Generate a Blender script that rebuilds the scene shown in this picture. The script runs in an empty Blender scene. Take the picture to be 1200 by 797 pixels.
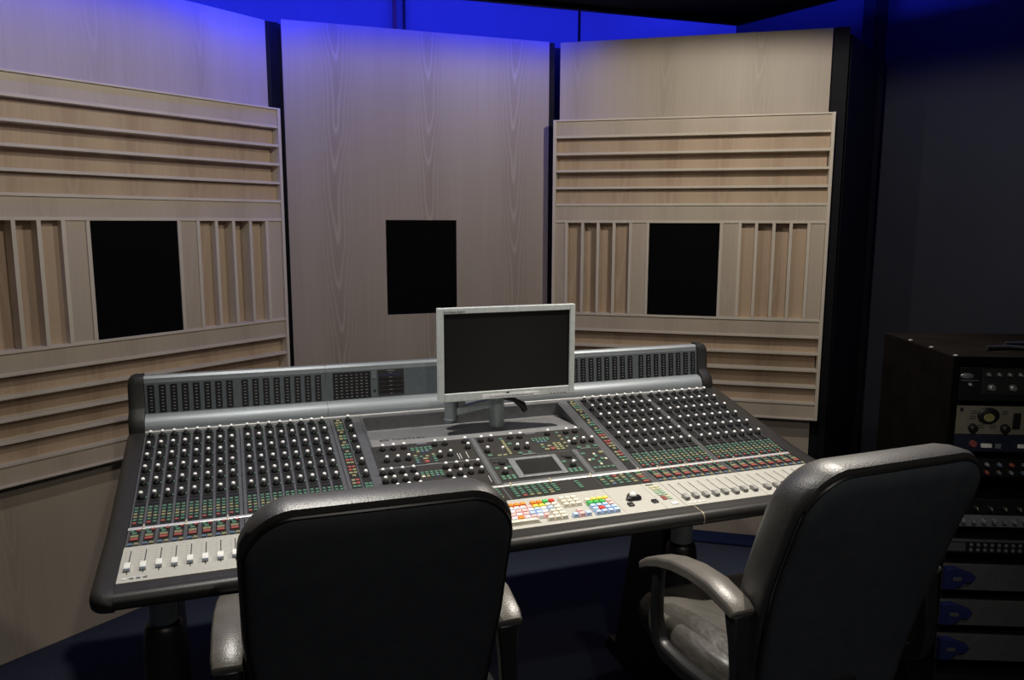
import bpy, math, random
from mathutils import Vector, Matrix
random.seed(7)
R = math.radians
SC = bpy.context.scene
COL = SC.collection
Z0 = 0.90                      # floor is 0.90 m below the surveying datum of the console

# ------------------------------------------------------------------ camera
cam_data = bpy.data.cameras.new('camera')
cam = bpy.data.objects.new('camera', cam_data); COL.objects.link(cam)
cam_data.sensor_width = 36.0
cam_data.lens = 27.545
cam_data.clip_start = 0.02
_y, _p, _r = R(19.7564), R(8.5492), R(0.1443)
fw = Vector((math.sin(_y)*math.cos(_p), math.cos(_y)*math.cos(_p), -math.sin(_p)))
rt = Vector((math.cos(_y), -math.sin(_y), 0)); up = rt.cross(fw)
rt2 = math.cos(_r)*rt + math.sin(_r)*up; up2 = -math.sin(_r)*rt + math.cos(_r)*up
M = Matrix((rt2, up2, -fw)).transposed().to_4x4()
M.translation = Vector((0.2395, -2.4316, 0.6034 + Z0))
cam.matrix_world = M
SC.camera = cam

# ------------------------------------------------------------------ world, exposure
w = bpy.data.worlds.new('world'); SC.world = w; w.use_nodes = True
w.node_tree.nodes['Background'].inputs[0].default_value = (0.02, 0.022, 0.03, 1)
w.node_tree.nodes['Background'].inputs[1].default_value = 0.3
SC.view_settings.view_transform = 'Standard'
SC.view_settings.look = 'None'
SC.view_settings.gamma = 1.0
SC.view_settings.exposure = 0.0
SC.view_settings.use_curve_mapping = False

# ------------------------------------------------------------------ lamps of the room and added fill spots
def spot(x, y, z, energy, tx, ty, tz, angle=75, blend=0.6, col=(1.0, 0.87, 0.66), r=0.03):
    d = bpy.data.lights.new('ceiling_or_fill_spot', 'SPOT'); d.energy = energy; d.color = col
    d.spot_size = R(angle); d.spot_blend = blend; d.shadow_soft_size = r
    o = bpy.data.objects.new('ceiling_or_fill_spot', d); COL.objects.link(o)
    o.location = (x, y, z + Z0)
    o.rotation_euler = (Vector((tx, ty, tz)) - Vector((x, y, z))).to_track_quat('-Z', 'Y').to_euler()
def area(x, y, z, sx, sy, energy, tx, ty, tz, col):
    d = bpy.data.lights.new('cove_led_lamp', 'AREA'); d.energy = energy; d.color = col
    d.shape = 'RECTANGLE'; d.size = sx; d.size_y = sy
    o = bpy.data.objects.new('cove_led_lamp', d); COL.objects.link(o)
    o.location = (x, y, z + Z0)
    o.rotation_euler = (Vector((tx, ty, tz)) - Vector((x, y, z))).to_track_quat('-Z', 'Y').to_euler()
BLUE = (0.02, 0.03, 1.0)
WARM = (1.0, 0.925, 0.82)
NEUT = (1.0, 0.96, 0.88)
spot(1.85, -0.42, 1.46, 34, 1.80, -0.32, -0.9, 178, 0.14, WARM)       # broad light of the two downlights
spot(0.35, -0.42, 1.46, 20, 0.35, -0.32, -0.9, 178, 0.14, NEUT)
spot(1.85, -0.42, 1.50, 110, 1.45, -0.75, -0.9, 84, 0.7, WARM)        # their beams on the desk
spot(0.35, -0.42, 1.50, 75, 0.50, -0.80, -0.9, 84, 0.7, NEUT)
spot(0.60, -3.00, 1.50, 36, 0.60, -2.90, -0.9, 165, 0.4, WARM)        # added unseen fill behind the camera, for ambience and chair backs
spot(1.30, -2.30, 1.50, 22, 1.43, -1.25, 0.2, 40, 0.7, NEUT)  # added unseen spot that brightens the back of the right chair
area(1.30, 0.975, 1.60, 2.5, 0.05, 13, 1.30, 1.8, 1.30, BLUE)
area(-0.10, 0.56, 1.60, 1.5, 0.05, 10, -0.50, 1.13, 1.50, BLUE)
area(0.9, 0.86, 1.66, 3.4, 0.05, 23, 0.9, 1.8, 1.85, BLUE)
area(2.70, 0.10, 1.648, 1.7, 0.03, 75, 3.6, 0.32, 1.90, BLUE)

# ------------------------------------------------------------------ materials
MAT = {}
def new_mat(name):
    m = bpy.data.materials.new(name); m.use_nodes = True; MAT[name] = m
    return m, m.node_tree, m.node_tree.nodes['Principled BSDF']
def bs(b, col=None, rough=None, metal=None, spec=None):
    if col is not None: b.inputs['Base Color'].default_value = (*col, 1)
    if rough is not None: b.inputs['Roughness'].default_value = rough
    if metal is not None: b.inputs['Metallic'].default_value = metal
    if spec is not None: b.inputs['Specular IOR Level'].default_value = spec
def noise_mat(name, c1, c2, scale=40, rough=0.6, metal=0.0, bump=0.0, bscale=None, spec=0.5, detail=3, stretch=(1,1,1), bdist=0.002):
    m, t, b = new_mat(name); bs(b, None, rough, metal, spec)
    N = t.nodes; L = t.links
    tc = N.new('ShaderNodeTexCoord'); mp = N.new('ShaderNodeMapping'); mp.inputs['Scale'].default_value = stretch
    L.new(tc.outputs['Object'], mp.inputs[0])
    n = N.new('ShaderNodeTexNoise'); n.inputs['Scale'].default_value = scale; n.inputs['Detail'].default_value = detail
    L.new(mp.outputs[0], n.inputs['Vector'])
    r = N.new('ShaderNodeValToRGB'); r.color_ramp.elements[0].color = (*c1, 1); r.color_ramp.elements[1].color = (*c2, 1)
    r.color_ramp.elements[0].position = 0.3; r.color_ramp.elements[1].position = 0.7
    L.new(n.outputs['Fac'], r.inputs[0]); L.new(r.outputs[0], b.inputs['Base Color'])
    if bump:
        n2 = N.new('ShaderNodeTexNoise'); n2.inputs['Scale'].default_value = bscale or scale*3; n2.inputs['Detail'].default_value = 3
        L.new(mp.outputs[0], n2.inputs['Vector'])
        bp = N.new('ShaderNodeBump'); bp.inputs['Strength'].default_value = bump; bp.inputs['Distance'].default_value = bdist
        L.new(n2.outputs['Fac'], bp.inputs['Height']); L.new(bp.outputs[0], b.inputs['Normal'])
    return m
def mth(t, op, a, b=None, c=None):
    n = t.nodes.new('ShaderNodeMath'); n.operation = op
    for i, v in enumerate((a, b, c)):
        if v is None: continue
        if isinstance(v, (int, float)): n.inputs[i].default_value = v
        else: t.links.new(v, n.inputs[i])
    return n.outputs[0]
def veneer(name, base, dark, light, leaf=0.405, offs=0.0, arcs=0.9, ring=0.016, slope=0.075, horizontal=False, rough=0.45):
    m, t, b = new_mat(name); bs(b, None, rough, 0, 0.3)
    N = t.nodes; L = t.links
    tc = N.new('ShaderNodeTexCoord'); sp = N.new('ShaderNodeSeparateXYZ'); L.new(tc.outputs['Object'], sp.inputs[0])
    x, z = sp.outputs[0], sp.outputs[2]
    if horizontal: x, z = z, x
    def nz(sx, sz, scale, detail=2):
        cb = N.new('ShaderNodeCombineXYZ')
        L.new(mth(t, 'MULTIPLY', x, sx), cb.inputs[0]); L.new(mth(t, 'MULTIPLY', z, sz), cb.inputs[2])
        n = N.new('ShaderNodeTexNoise'); n.inputs['Scale'].default_value = scale; n.inputs['Detail'].default_value = detail
        L.new(cb.outputs[0], n.inputs['Vector']); return n.outputs['Fac']
    wob = mth(t, 'MULTIPLY', mth(t, 'SUBTRACT', nz(1.5, 1, 2.0), 0.5), 0.10)
    xx = mth(t, 'ADD', x, mth(t, 'MULTIPLY', mth(t, 'SUBTRACT', nz(1, 1, 1.3), 0.5), 0.08))
    u = mth(t, 'MULTIPLY', mth(t, 'SUBTRACT', mth(t, 'FRACT', mth(t, 'ADD', mth(t, 'DIVIDE', xx, leaf), offs)), 0.5), leaf)
    rr = mth(t, 'SQRT', mth(t, 'ADD', mth(t, 'MULTIPLY', u, u), 0.0004))
    f = mth(t, 'ADD', mth(t, 'SUBTRACT', rr, mth(t, 'MULTIPLY', z, slope)), mth(t, 'MULTIPLY', wob, 0.45))
    s = mth(t, 'SINE', mth(t, 'MULTIPLY', f, 2*math.pi/ring))
    s = mth(t, 'POWER', mth(t, 'ADD', mth(t, 'MULTIPLY', s, 0.5), 0.5), 6)
    near = mth(t, 'SUBTRACT', 1.0, mth(t, 'MINIMUM', mth(t, 'MULTIPLY', mth(t, 'ABSOLUTE', u), 13), 1.0))
    lines = mth(t, 'MULTIPLY', mth(t, 'MULTIPLY', s, mth(t, 'ADD', mth(t, 'MULTIPLY', near, 0.90), 0.03)), arcs)
    fine = nz(150, 2.2, 1.0, 3)
    broad = nz(9, 0.7, 1.0, 2)
    heart = mth(t, 'MULTIPLY', near, 0.30)
    mix1 = N.new('ShaderNodeMix'); mix1.data_type = 'RGBA'
    mix1.inputs[6].default_value = (*base, 1); mix1.inputs[7].default_value = (*dark, 1)
    fac = mth(t, 'ADD', mth(t, 'ADD', mth(t, 'MULTIPLY', fine, 0.45), mth(t, 'MULTIPLY', broad, 0.55)), heart)
    L.new(mth(t, 'MULTIPLY', mth(t, 'SUBTRACT', fac, 0.28), 1.7), mix1.inputs[0]); mix1.clamp_factor = True
    mix2 = N.new('ShaderNodeMix'); mix2.data_type = 'RGBA'; mix2.clamp_factor = True
    L.new(mix1.outputs[2], mix2.inputs[6]); mix2.inputs[7].default_value = (*light, 1); L.new(lines, mix2.inputs[0])
    L.new(mix2.outputs[2], b.inputs['Base Color'])
    return m
def plain(name, col, rough=0.5, metal=0.0, spec=0.5, emit=0.0):
    lo = tuple(c*0.9 for c in col); hi = tuple(min(1, c*1.08) for c in col)
    m = noise_mat(name, lo, hi, 60, rough, metal, 0, None, spec)
    return m

veneer('veneer_centre', (0.45, 0.385, 0.325), (0.35, 0.290, 0.240), (0.56, 0.50, 0.44), 0.42, 0.44, 0.65)
veneer('veneer_side', (0.50, 0.43, 0.35), (0.40, 0.335, 0.265), (0.56, 0.49, 0.41), 0.41, 0.3, 0.35)
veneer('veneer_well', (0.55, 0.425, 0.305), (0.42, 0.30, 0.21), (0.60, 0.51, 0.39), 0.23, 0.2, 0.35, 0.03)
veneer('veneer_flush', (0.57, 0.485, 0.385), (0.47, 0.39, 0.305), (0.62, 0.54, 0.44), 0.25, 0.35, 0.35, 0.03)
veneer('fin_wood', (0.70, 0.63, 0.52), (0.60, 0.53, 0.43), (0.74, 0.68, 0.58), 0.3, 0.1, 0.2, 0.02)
noise_mat('black_fabric', (0.003, 0.003, 0.003), (0.005, 0.005, 0.006), 300, 0.95, spec=0.05, bump=0.2)
noise_mat('black_trim', (0.006, 0.006, 0.008), (0.010, 0.010, 0.012), 20, 0.7, spec=0.2)
noise_mat('carpet', (0.034, 0.041, 0.060), (0.055, 0.065, 0.092), 220, 0.97, spec=0.05, bump=0.9, bscale=420, bdist=0.006)
noise_mat('blue_lit_carpet', (0.010, 0.016, 0.045), (0.017, 0.025, 0.066), 200, 0.95, spec=0.05, bump=0.8, bscale=400, bdist=0.004)  # blue neon light on the carpet edge is put into this colour
noise_mat('wall_paint', (0.034, 0.037, 0.045), (0.040, 0.043, 0.051), 3, 0.8, spec=0.2, bump=0.1, bscale=200)
noise_mat('cove_paint', (0.26, 0.26, 0.28), (0.30, 0.30, 0.32), 3, 0.85, spec=0.2)
noise_mat('ceiling_fabric', (0.012, 0.012, 0.016), (0.018, 0.018, 0.022), 200, 0.9, spec=0.1, bump=0.2)
noise_mat('console_grey', (0.085, 0.088, 0.094), (0.105, 0.108, 0.114), 60, 0.45, 0.3)
noise_mat('console_dark', (0.018, 0.018, 0.019), (0.024, 0.024, 0.025), 80, 0.55, 0.0, spec=0.3)
noise_mat('strip_black', (0.010, 0.010, 0.011), (0.015, 0.015, 0.016), 80, 0.6, spec=0.25)
noise_mat('plate_black', (0.022, 0.021, 0.020), (0.030, 0.028, 0.026), 90, 0.5, spec=0.3)
noise_mat('cream_panel', (0.46, 0.455, 0.41), (0.50, 0.49, 0.445), 90, 0.5, 0.15, spec=0.4)
noise_mat('silver', (0.21, 0.235, 0.255), (0.26, 0.285, 0.305), 200, 0.5, 0.4, stretch=(0.05,1,1))
noise_mat('rail_silver', (0.60, 0.60, 0.60), (0.68, 0.68, 0.68), 200, 0.4, 0.5)
noise_mat('meter_face', (0.075, 0.090, 0.100), (0.090, 0.105, 0.115), 60, 0.5, 0.2)
noise_mat('meter_black', (0.006, 0.006, 0.007), (0.010, 0.010, 0.011), 60, 0.35)
plain('segment_grey', (0.16, 0.17, 0.18), 0.4)
plain('gold', (0.75, 0.66, 0.48), 0.35, 0.6)
plain('knob_black', (0.010, 0.010, 0.011), 0.38)
plain('knob_grey', (0.14, 0.14, 0.145), 0.4)
plain('knob_cap_glint', (0.92, 0.93, 0.94), 0.3, 0.0)  # silver caps coloured white, the highlight glint is in the colour
plain('btn_green', (0.070, 0.16, 0.11), 0.5)
plain('btn_yellow', (0.22, 0.215, 0.12), 0.5)
plain('btn_red', (0.28, 0.065, 0.055), 0.5)
plain('btn_blue', (0.09, 0.14, 0.20), 0.5)
plain('btn_pale', (0.62, 0.58, 0.46), 0.5)
plain('pale_green', (0.34, 0.46, 0.33), 0.5)
plain('pale_yellow', (0.52, 0.50, 0.32), 0.5)
plain('fader_grey', (0.30, 0.30, 0.28), 0.4)
plain('white_plastic', (0.80, 0.80, 0.76), 0.4)
plain('fader_blue', (0.42, 0.48, 0.58), 0.4)
plain('marking_white', (0.72, 0.72, 0.70), 0.6)
plain('marking_dark', (0.04, 0.04, 0.04), 0.6)
plain('tray_grey', (0.20, 0.20, 0.205), 0.5, 0.1)
noise_mat('padding', (0.016, 0.015, 0.014), (0.022, 0.021, 0.019), 50, 0.42, spec=0.5, bump=0.15, bscale=350)
noise_mat('leather', (0.017, 0.016, 0.0145), (0.024, 0.022, 0.020), 25, 0.47, spec=1.0, bump=0.35, bscale=260)
noise_mat('shell_leather', (0.027, 0.031, 0.037), (0.034, 0.038, 0.045), 30, 0.62, spec=0.25, bump=0.25, bscale=260)
noise_mat('arm_leather', (0.095, 0.088, 0.075), (0.130, 0.120, 0.104), 14, 0.36, spec=0.6, bump=0.25, bscale=240)
noise_mat('seat_leather', (0.070, 0.065, 0.056), (0.098, 0.090, 0.078), 14, 0.40, spec=0.7, bump=0.55, bscale=16, stretch=(1,0.45,1), bdist=0.02)
plain('piping', (0.006, 0.006, 0.006), 0.4)
plain('black_plastic', (0.010, 0.010, 0.011), 0.4)
plain('bezel_silver', (0.64, 0.69, 0.69), 0.35, 0.25)
plain('screen_black', (0.008, 0.008, 0.008), 0.35)
plain('label_paper', (0.80, 0.81, 0.84), 0.6)
plain('leg_grey', (0.42, 0.48, 0.49), 0.45, 0.1)
noise_mat('rack_black', (0.004, 0.0034, 0.003), (0.006, 0.005, 0.0045), 12, 1.0, spec=0.0)
plain('rack_face_black', (0.006, 0.006, 0.007), 0.45)
plain('rack_cream', (0.18, 0.17, 0.13), 0.5)
plain('rack_navy', (0.012, 0.016, 0.035), 0.45)
plain('rack_grey', (0.08, 0.08, 0.083), 0.45, 0.2)
plain('rack_silver', (0.40, 0.42, 0.44), 0.35, 0.7)
plain('rack_blue', (0.010, 0.014, 0.07), 0.4)
plain('vu_yellow', (0.26, 0.24, 0.10), 0.5)
for nm, c in dict(orange=(0.85, 0.27, 0.03), red=(0.75, 0.05, 0.03), green=(0.06, 0.50, 0.10), yellow=(0.85, 0.70, 0.10),
                  pink=(0.85, 0.50, 0.48), blue=(0.48, 0.62, 0.86), white=(0.86, 0.86, 0.90), cream=(0.76, 0.72, 0.60)).items():
    plain('key_' + nm, c, 0.5)

MAT['leather'].node_tree.nodes['Principled BSDF'].inputs['IOR'].default_value = 1.58

# ------------------------------------------------------------------ mesh helpers
class MB:
    def __init__(s): s.v = []; s.f = []; s.m = []
    def add(s, vs, fs, mi=0):
        o = len(s.v); s.v += [tuple(p) for p in vs]
        for f in fs: s.f.append([i + o for i in f]); s.m.append(mi)
        return s
    def box(s, x0, x1, y0, y1, z0, z1, mi=0):
        return s.add([(x0,y0,z0),(x1,y0,z0),(x1,y1,z0),(x0,y1,z0),(x0,y0,z1),(x1,y0,z1),(x1,y1,z1),(x0,y1,z1)],
              [(0,3,2,1),(4,5,6,7),(0,1,5,4),(1,2,6,5),(2,3,7,6),(3,0,4,7)], mi)
    def hexa(s, lo, hi, mi=0):          # two quads, lower then upper
        return s.add(list(lo)+list(hi), [(0,3,2,1),(4,5,6,7),(0,1,5,4),(1,2,6,5),(2,3,7,6),(3,0,4,7)], mi)
    def prism(s, prof, x0, x1, mi=0):   # profile of (y, z), extruded in x
        n = len(prof)
        vs = [(x0, y, z) for y, z in prof] + [(x1, y, z) for y, z in prof]
        fs = [tuple(range(n))[::-1], tuple(range(n, 2*n))]
        fs += [(i, (i+1) % n, n+(i+1) % n, n+i) for i in range(n)]
        return s.add(vs, fs, mi)
    def prism_z(s, prof, z0, z1, mi=0):
        n = len(prof)
        vs = [(x, y, z0) for x, y in prof] + [(x, y, z1) for x, y in prof]
        fs = [tuple(range(n))[::-1], tuple(range(n, 2*n))] + [(i, (i+1) % n, n+(i+1) % n, n+i) for i in range(n)]
        return s.add(vs, fs, mi)
    def loft(s, rings, mi=0, closed=True, cap=True):
        n = len(rings[0]); vs = [p for r in rings for p in r]; fs = []
        for j in range(len(rings)-1):
            for i in range(n if closed else n-1):
                fs.append((j*n+i, j*n+(i+1) % n, (j+1)*n+(i+1) % n, (j+1)*n+i))
        if cap: fs += [tuple(range(n))[::-1], tuple(range((len(rings)-1)*n, len(rings)*n))]
        return s.add(vs, fs, mi)
    def lathe(s, prof, c=(0,0,0), seg=12, mi=0, axis='z', sx=1, sy=1):   # prof (r, h)
        rings = []
        for r, h in prof:
            ring = []
            for k in range(seg):
                a = 2*math.pi*k/seg; p = (r*math.cos(a)*sx, r*math.sin(a)*sy, h)
                if axis == 'y': p = (p[0], -p[2], p[1])
                if axis == 'x': p = (p[2], p[0], p[1])
                ring.append((c[0]+p[0], c[1]+p[1], c[2]+p[2]))
            rings.append(ring)
        return s.loft(rings, mi)
    def tube(s, path, rad, seg=8, mi=0):
        P = [Vector(p) for p in path]; rings = []
        for i, p in enumerate(P):
            d = (P[min(i+1, len(P)-1)] - P[max(i-1, 0)]).normalized()
            a = Vector((0,0,1)) if abs(d.z) < 0.9 else Vector((1,0,0))
            u = d.cross(a).normalized(); v = u.cross(d)
            r = rad[i] if isinstance(rad, (list, tuple)) else rad
            rings.append([tuple(p + r*(math.cos(2*math.pi*k/seg)*u + math.sin(2*math.pi*k/seg)*v)) for k in range(seg)])
        return s.loft(rings, mi)
    def mesh(s, name, mats, org=(0,0,0), smooth=40):
        me = bpy.data.meshes.new(name)
        me.from_pydata([(a-org[0], b-org[1], c-org[2]) for a, b, c in s.v], [], s.f)
        for mn in mats: me.materials.append(MAT[mn])
        me.polygons.foreach_set('material_index', s.m)
        if smooth:
            me.polygons.foreach_set('use_smooth', [True]*len(me.polygons))
            me.set_sharp_from_angle(angle=R(smooth))
        me.update()
        import bmesh
        bm = bmesh.new(); bm.from_mesh(me); bmesh.ops.recalc_face_normals(bm, faces=bm.faces[:]); bm.to_mesh(me); bm.free()
        return me
    def build(s, name, mats, parent=None, org=(0,0,0), smooth=40, bevel=0, seg=2, kind=None, loc=None):
        if isinstance(mats, str): mats = [mats]
        o = bpy.data.objects.new(name, s.mesh(name, mats, org, smooth)); COL.objects.link(o)
        if parent: o.parent = parent
        if loc: o.location = loc
        if bevel:
            b = o.modifiers.new('bevel', 'BEVEL'); b.width = bevel; b.segments = seg; b.limit_method = 'ANGLE'; b.angle_limit = R(35)
        if kind: o['kind'] = kind
        return o
def place(name, me, parent, loc, rot=(0,0,0)):
    o = bpy.data.objects.new(name, me); COL.objects.link(o); o.parent = parent; o.location = loc; o.rotation_euler = rot
    return o
def thing(name, label, cat, loc=(0,0,0), rotz=0, group=None):
    o = bpy.data.objects.new(name, None); COL.objects.link(o); o.location = loc; o.rotation_euler = (0,0,rotz)
    o.empty_display_size = 0.1
    o['label'] = label; o['category'] = cat
    if group: o['group'] = group
    return o
def text(name, body, size, mat, parent, M, extrude=0.0003, spacing=1.0):
    c = bpy.data.curves.new(name, 'FONT'); c.body = body; c.size = size; c.extrude = extrude; c.space_character = spacing
    c.align_x = 'LEFT'; c.resolution_u = 2
    o = bpy.data.objects.new(name, c); COL.objects.link(o)
    bpy.context.view_layer.update()
    me = bpy.data.meshes.new_from_object(o.evaluated_get(bpy.context.evaluated_depsgraph_get()))
    bpy.data.objects.remove(o)
    me.materials.clear(); me.materials.append(MAT[mat]); me.transform(M)
    t = bpy.data.objects.new(name, me); COL.objects.link(t); t.parent = parent
    return t
def structure(o): o['kind'] = 'structure'; return o

# ------------------------------------------------------------------ room shell
structure(MB().box(-2.6, 5.2, -4.4, 2.0, -0.06, 0).build('floor', 'carpet', smooth=0))
structure(MB().box(-2.5, 3.25, 1.80, 1.90, 0, 3.1).build('wall_back', 'cove_paint', smooth=0))
# vertical joints of the boards on the back wall
structure(MB().box(2.15, 2.162, 1.792, 1.80, 0, 3.0).build('trim_1', 'black_trim', smooth=0))
structure(MB().box(-2.5, -2.4, -4.4, 1.8, 0, 3.1).build('wall_left', 'wall_paint', smooth=0))
structure(MB().box(-2.5, 5.2, -4.4, -4.3, 0, 3.1).build('wall_front', 'wall_paint', smooth=0))
structure(MB().prism_z([(3.20,1.80),(4.72,-4.4),(4.85,-4.4),(3.33,1.80)], 0, 3.1).build('wall_right', 'wall_paint', smooth=0))
structure(MB().box(-2.6, 5.2, -4.4, 2.0, 3.1, 3.16).build('ceiling', 'cove_paint', smooth=0))
# suspended ceiling raft with a shadow edge and an upstand towards the right wall
cl = thing('ceiling_raft', 'dark suspended ceiling raft above the panels with blue light around its edge', 'ceiling panel', (0.6, -1.2, Z0+1.55))
outl = [(-2.3, -1.06), (0.57, 0.95), (2.585, 0.905), (3.86, -4.25), (-2.3, -4.25)]
MB().prism_z(outl, 1.555, 1.62).build('raft_board', 'ceiling_fabric', cl, (0.6, -1.2, 1.55), smooth=0)
ed = MB(); ed.hexa([(0.57,0.92,1.535),(2.56,0.875,1.535),(2.585,0.905,1.535),(0.57,0.95,1.535)], [(0.57,0.92,1.5549),(2.56,0.875,1.5549),(2.585,0.905,1.5549),(0.57,0.95,1.5549)])
ed.hexa([(2.56,0.875,1.535),(3.83,-4.25,1.535),(3.86,-4.25,1.535),(2.585,0.905,1.535)], [(2.56,0.875,1.5549),(3.83,-4.25,1.5549),(3.86,-4.25,1.5549),(2.585,0.905,1.5549)])
ed.build('edge_trim', 'black_trim', cl, (0.6, -1.2, 1.55), smooth=0)
MB().hexa([(2.565,0.905,1.62),(3.84,-4.25,1.62),(3.86,-4.25,1.62),(2.585,0.905,1.62)], [(2.565,0.905,1.655),(3.84,-4.25,1.655),(3.86,-4.25,1.655),(2.585,0.905,1.655)]).build('upstand', 'black_trim', cl, (0.6, -1.2, 1.55), smooth=0)

# ------------------------------------------------------------------ timber front wall: three panels and black pilasters between them, plus black strips that shade or block light
def grille(parent, x0, x1, z0, z1, y):
    g = MB().box(x0, x1, y-0.006, y+0.012, z0, z1).build('speaker_grille', 'black_fabric', parent, smooth=0, bevel=0.003)
def panel_with_hole(mb, x0, x1, z0, z1, h, y0, y1):
    hx0, hx1, hz0, hz1 = h
    mb.box(x0, hx0, y0, y1, z0, z1); mb.box(hx1, x1, y0, y1, z0, z1)
    mb.box(hx0, hx1, y0, y1, z0, hz0); mb.box(hx0, hx1, y0, y1, hz1, z1)
T = 1.445 + Z0
c = thing('timber_wall_panel', 'tall pale veneered centre wall panel with cathedral grain and black square speaker grille', 'wall panel', (1.095, 1.15, 0))
mb = MB(); panel_with_hole(mb, -0.605, 0.615, 0.0, T, (-0.180, 0.153, 0.178+Z0, 0.612+Z0), 0, 0.03)
mb.build('veneer_board', 'veneer_centre', c, smooth=0)
grille(c, -0.180, 0.153, 0.178+Z0, 0.612+Z0, 0.012)
LREF = (0.427, 1.192); RREF = (1.746, 1.10)
l = thing('timber_wall_panel', 'pale veneered left wall panel standing behind the left slatted diffuser', 'wall panel', (*LREF, 0), R(34.99))
MB().box(-1.75, 0, 0, 0.03, 0, T).build('veneer_board', 'veneer_side', l, smooth=0)
r = thing('timber_wall_panel', 'pale veneered right wall panel standing behind the right slatted diffuser', 'wall panel', (*RREF, 0), R(-34))
MB().box(0, 1.195, 0, 0.03, 0, T-0.01).build('veneer_board', 'veneer_side', r, smooth=0)
def pil(x0, x1, y0, y1, n, loc, rot, h=T):
    o = MB().box(x0, x1, y0, y1, 0, h).build('trim_%d' % n, 'black_trim', smooth=0); o.location = (*loc, 0); o.rotation_euler = (0,0,rot); structure(o)
pil(0.004, 0.060, 0.005, 0.06, 2, LREF, R(18))
pil(0.0, 0.085, 0.0, 0.05, 6, (0.425, 1.235), 0)  # added black backing, keeps blue light out of the slit
pil(-0.010, 0.030, 0.06, 0.14, 3, (1.712, 1.10), 0)
pil(0.0, 0.175, 0.0, 0.05, 7, (1.695, 1.250), 0)  # added backing behind the gap, hides the blue-lit wall
pil(1.20, 1.262, -0.01, 0.09, 4, RREF, R(-34), T-0.01)
pil(-0.06, 0.02, -0.02, 0.06, 5, (3.33, 0.78), 0, 2.62)  # black strip stands for the shaded band of the right wall
pil(0.0, 0.745, 0.0, 0.03, 8, (2.83, 0.42), R(35), T-0.03)  # added black screen, blocks blue light beside the right panel
# carpeted plinth along the foot of the right panel
o = MB().prism([(-0.12, 0), (-0.12, 0.012), (-0.112, 0.018), (-0.002, 0.018), (-0.002, 0)], -0.1, 1.2).build('baseboard_right', 'blue_lit_carpet', smooth=0, bevel=0.006)
o.location = (*RREF, 0); o.rotation_euler = (0,0,R(-34)); structure(o)

# ------------------------------------------------------------------ slatted diffusers
def diffuser(loc, rot, label, x0, x1, wx0, wx1, xl, xr, ztop, zm0, zm1, zbot):
    t = thing('slatted_diffuser', label, 'diffuser', (loc[0], loc[1], zbot+Z0), rot, 'slatted timber diffusers on the side wall panels')
    D = 0.062; org = (0, 0, zbot)
    zu = [zm1 + (ztop-zm1)*i/6 for i in range(7)]
    zl = [zbot + (zm0-zbot)*i/6 for i in range(7)]
    f = 0.0055
    # frame all round
    for a, b_ in ((x0-0.004, x0+0.010), (x1-0.010, x1+0.004)):
        MB().box(a, b_, -D-0.004, -0.001, zbot, ztop).build('side_frame', 'fin_wood', t, org, smooth=0, bevel=0.0015)
    for z in (ztop, zbot):
        MB().box(x0+0.0101, x1-0.0101, -D-0.003, -0.001, z-0.008 if z == ztop else z, z if z == ztop else z+0.008).build('end_frame', 'fin_wood', t, org, smooth=0, bevel=0.0015)
    for zs in (zu[:-1] if True else zu, zl[1:]):
        for z in zs:
            MB().box(x0+0.0101, x1-0.0101, -D, -0.001, z-f, z+f).build('fin', 'fin_wood', t, org, smooth=0, bevel=0.001)
    dep = [0.005, 0.026, 0.050, 0.053, 0.036, 0.005]
    for zs in (zu, zl):
        for i in range(6):
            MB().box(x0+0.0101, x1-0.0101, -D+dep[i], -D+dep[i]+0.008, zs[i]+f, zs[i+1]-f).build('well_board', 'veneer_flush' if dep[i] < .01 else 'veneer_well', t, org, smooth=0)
    vd = [0.005, 0.034, 0.052, 0.045, 0.028, 0.005]
    for xs, dd in ((xl, vd), (xr, vd[::-1])):
        for i, x in enumerate(xs):
            if x - f > x0 and x + f < x1 and abs(x-x0) > .016 and abs(x-x1) > .016:
                MB().box(x-f*1.25, x+f*1.25, -D, -0.001, zm0+f, zm1-f).build('fin', 'fin_wood', t, org, smooth=0, bevel=0.001)
        for i in range(len(xs)-1):
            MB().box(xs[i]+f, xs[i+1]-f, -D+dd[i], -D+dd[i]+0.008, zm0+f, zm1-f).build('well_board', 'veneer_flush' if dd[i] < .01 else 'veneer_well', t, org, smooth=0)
    MB().box(wx0+f, wx1-f, -D+0.004, -D+0.02, zm0+f, zm1-f).build('speaker_grille', 'black_fabric', t, org, smooth=0)
diffuser(RREF, R(-34), 'right slatted pale wood diffuser around a black square speaker grille, behind the console end',
         -0.014, 1.214, 0.432, 0.762, [-0.010, 0.050, 0.127, 0.201, 0.276, 0.353, 0.432], [0.762, 0.843, 0.914, 0.989, 1.061, 1.136, 1.208], 1.076, 0.170, 0.607, -0.288)
diffuser(LREF, R(34.99), 'left slatted pale wood diffuser around a black square speaker grille, cut by the frame edge',
         -1.322, 0.006, -0.832, -0.487, [-1.318, -1.232, -1.150, -1.071, -0.993, -0.915, -0.832], [-0.487, -0.405, -0.324, -0.244, -0.163, -0.081, 0.0], 1.080, 0.178, 0.611, -0.270)

# hanging cables against the blue wall
o = MB().tube([(1.10, 1.77, 2.2), (1.10, 1.765, 2.6), (1.085, 1.77, 3.08)], 0.010, 8).build('hanging_cable', 'btn_red'); o['label'] = 'dark red cable drop running up the blue lit wall, left of the black one'; o['category'] = 'cable'
o = MB().tube([(1.150, 1.77, 2.2), (1.150, 1.77, 3.08)], 0.008, 8).build('hanging_cable', 'black_plastic'); o['label'] = 'black cable drop running up the blue lit wall, right of the red one'; o['category'] = 'cable'

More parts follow.
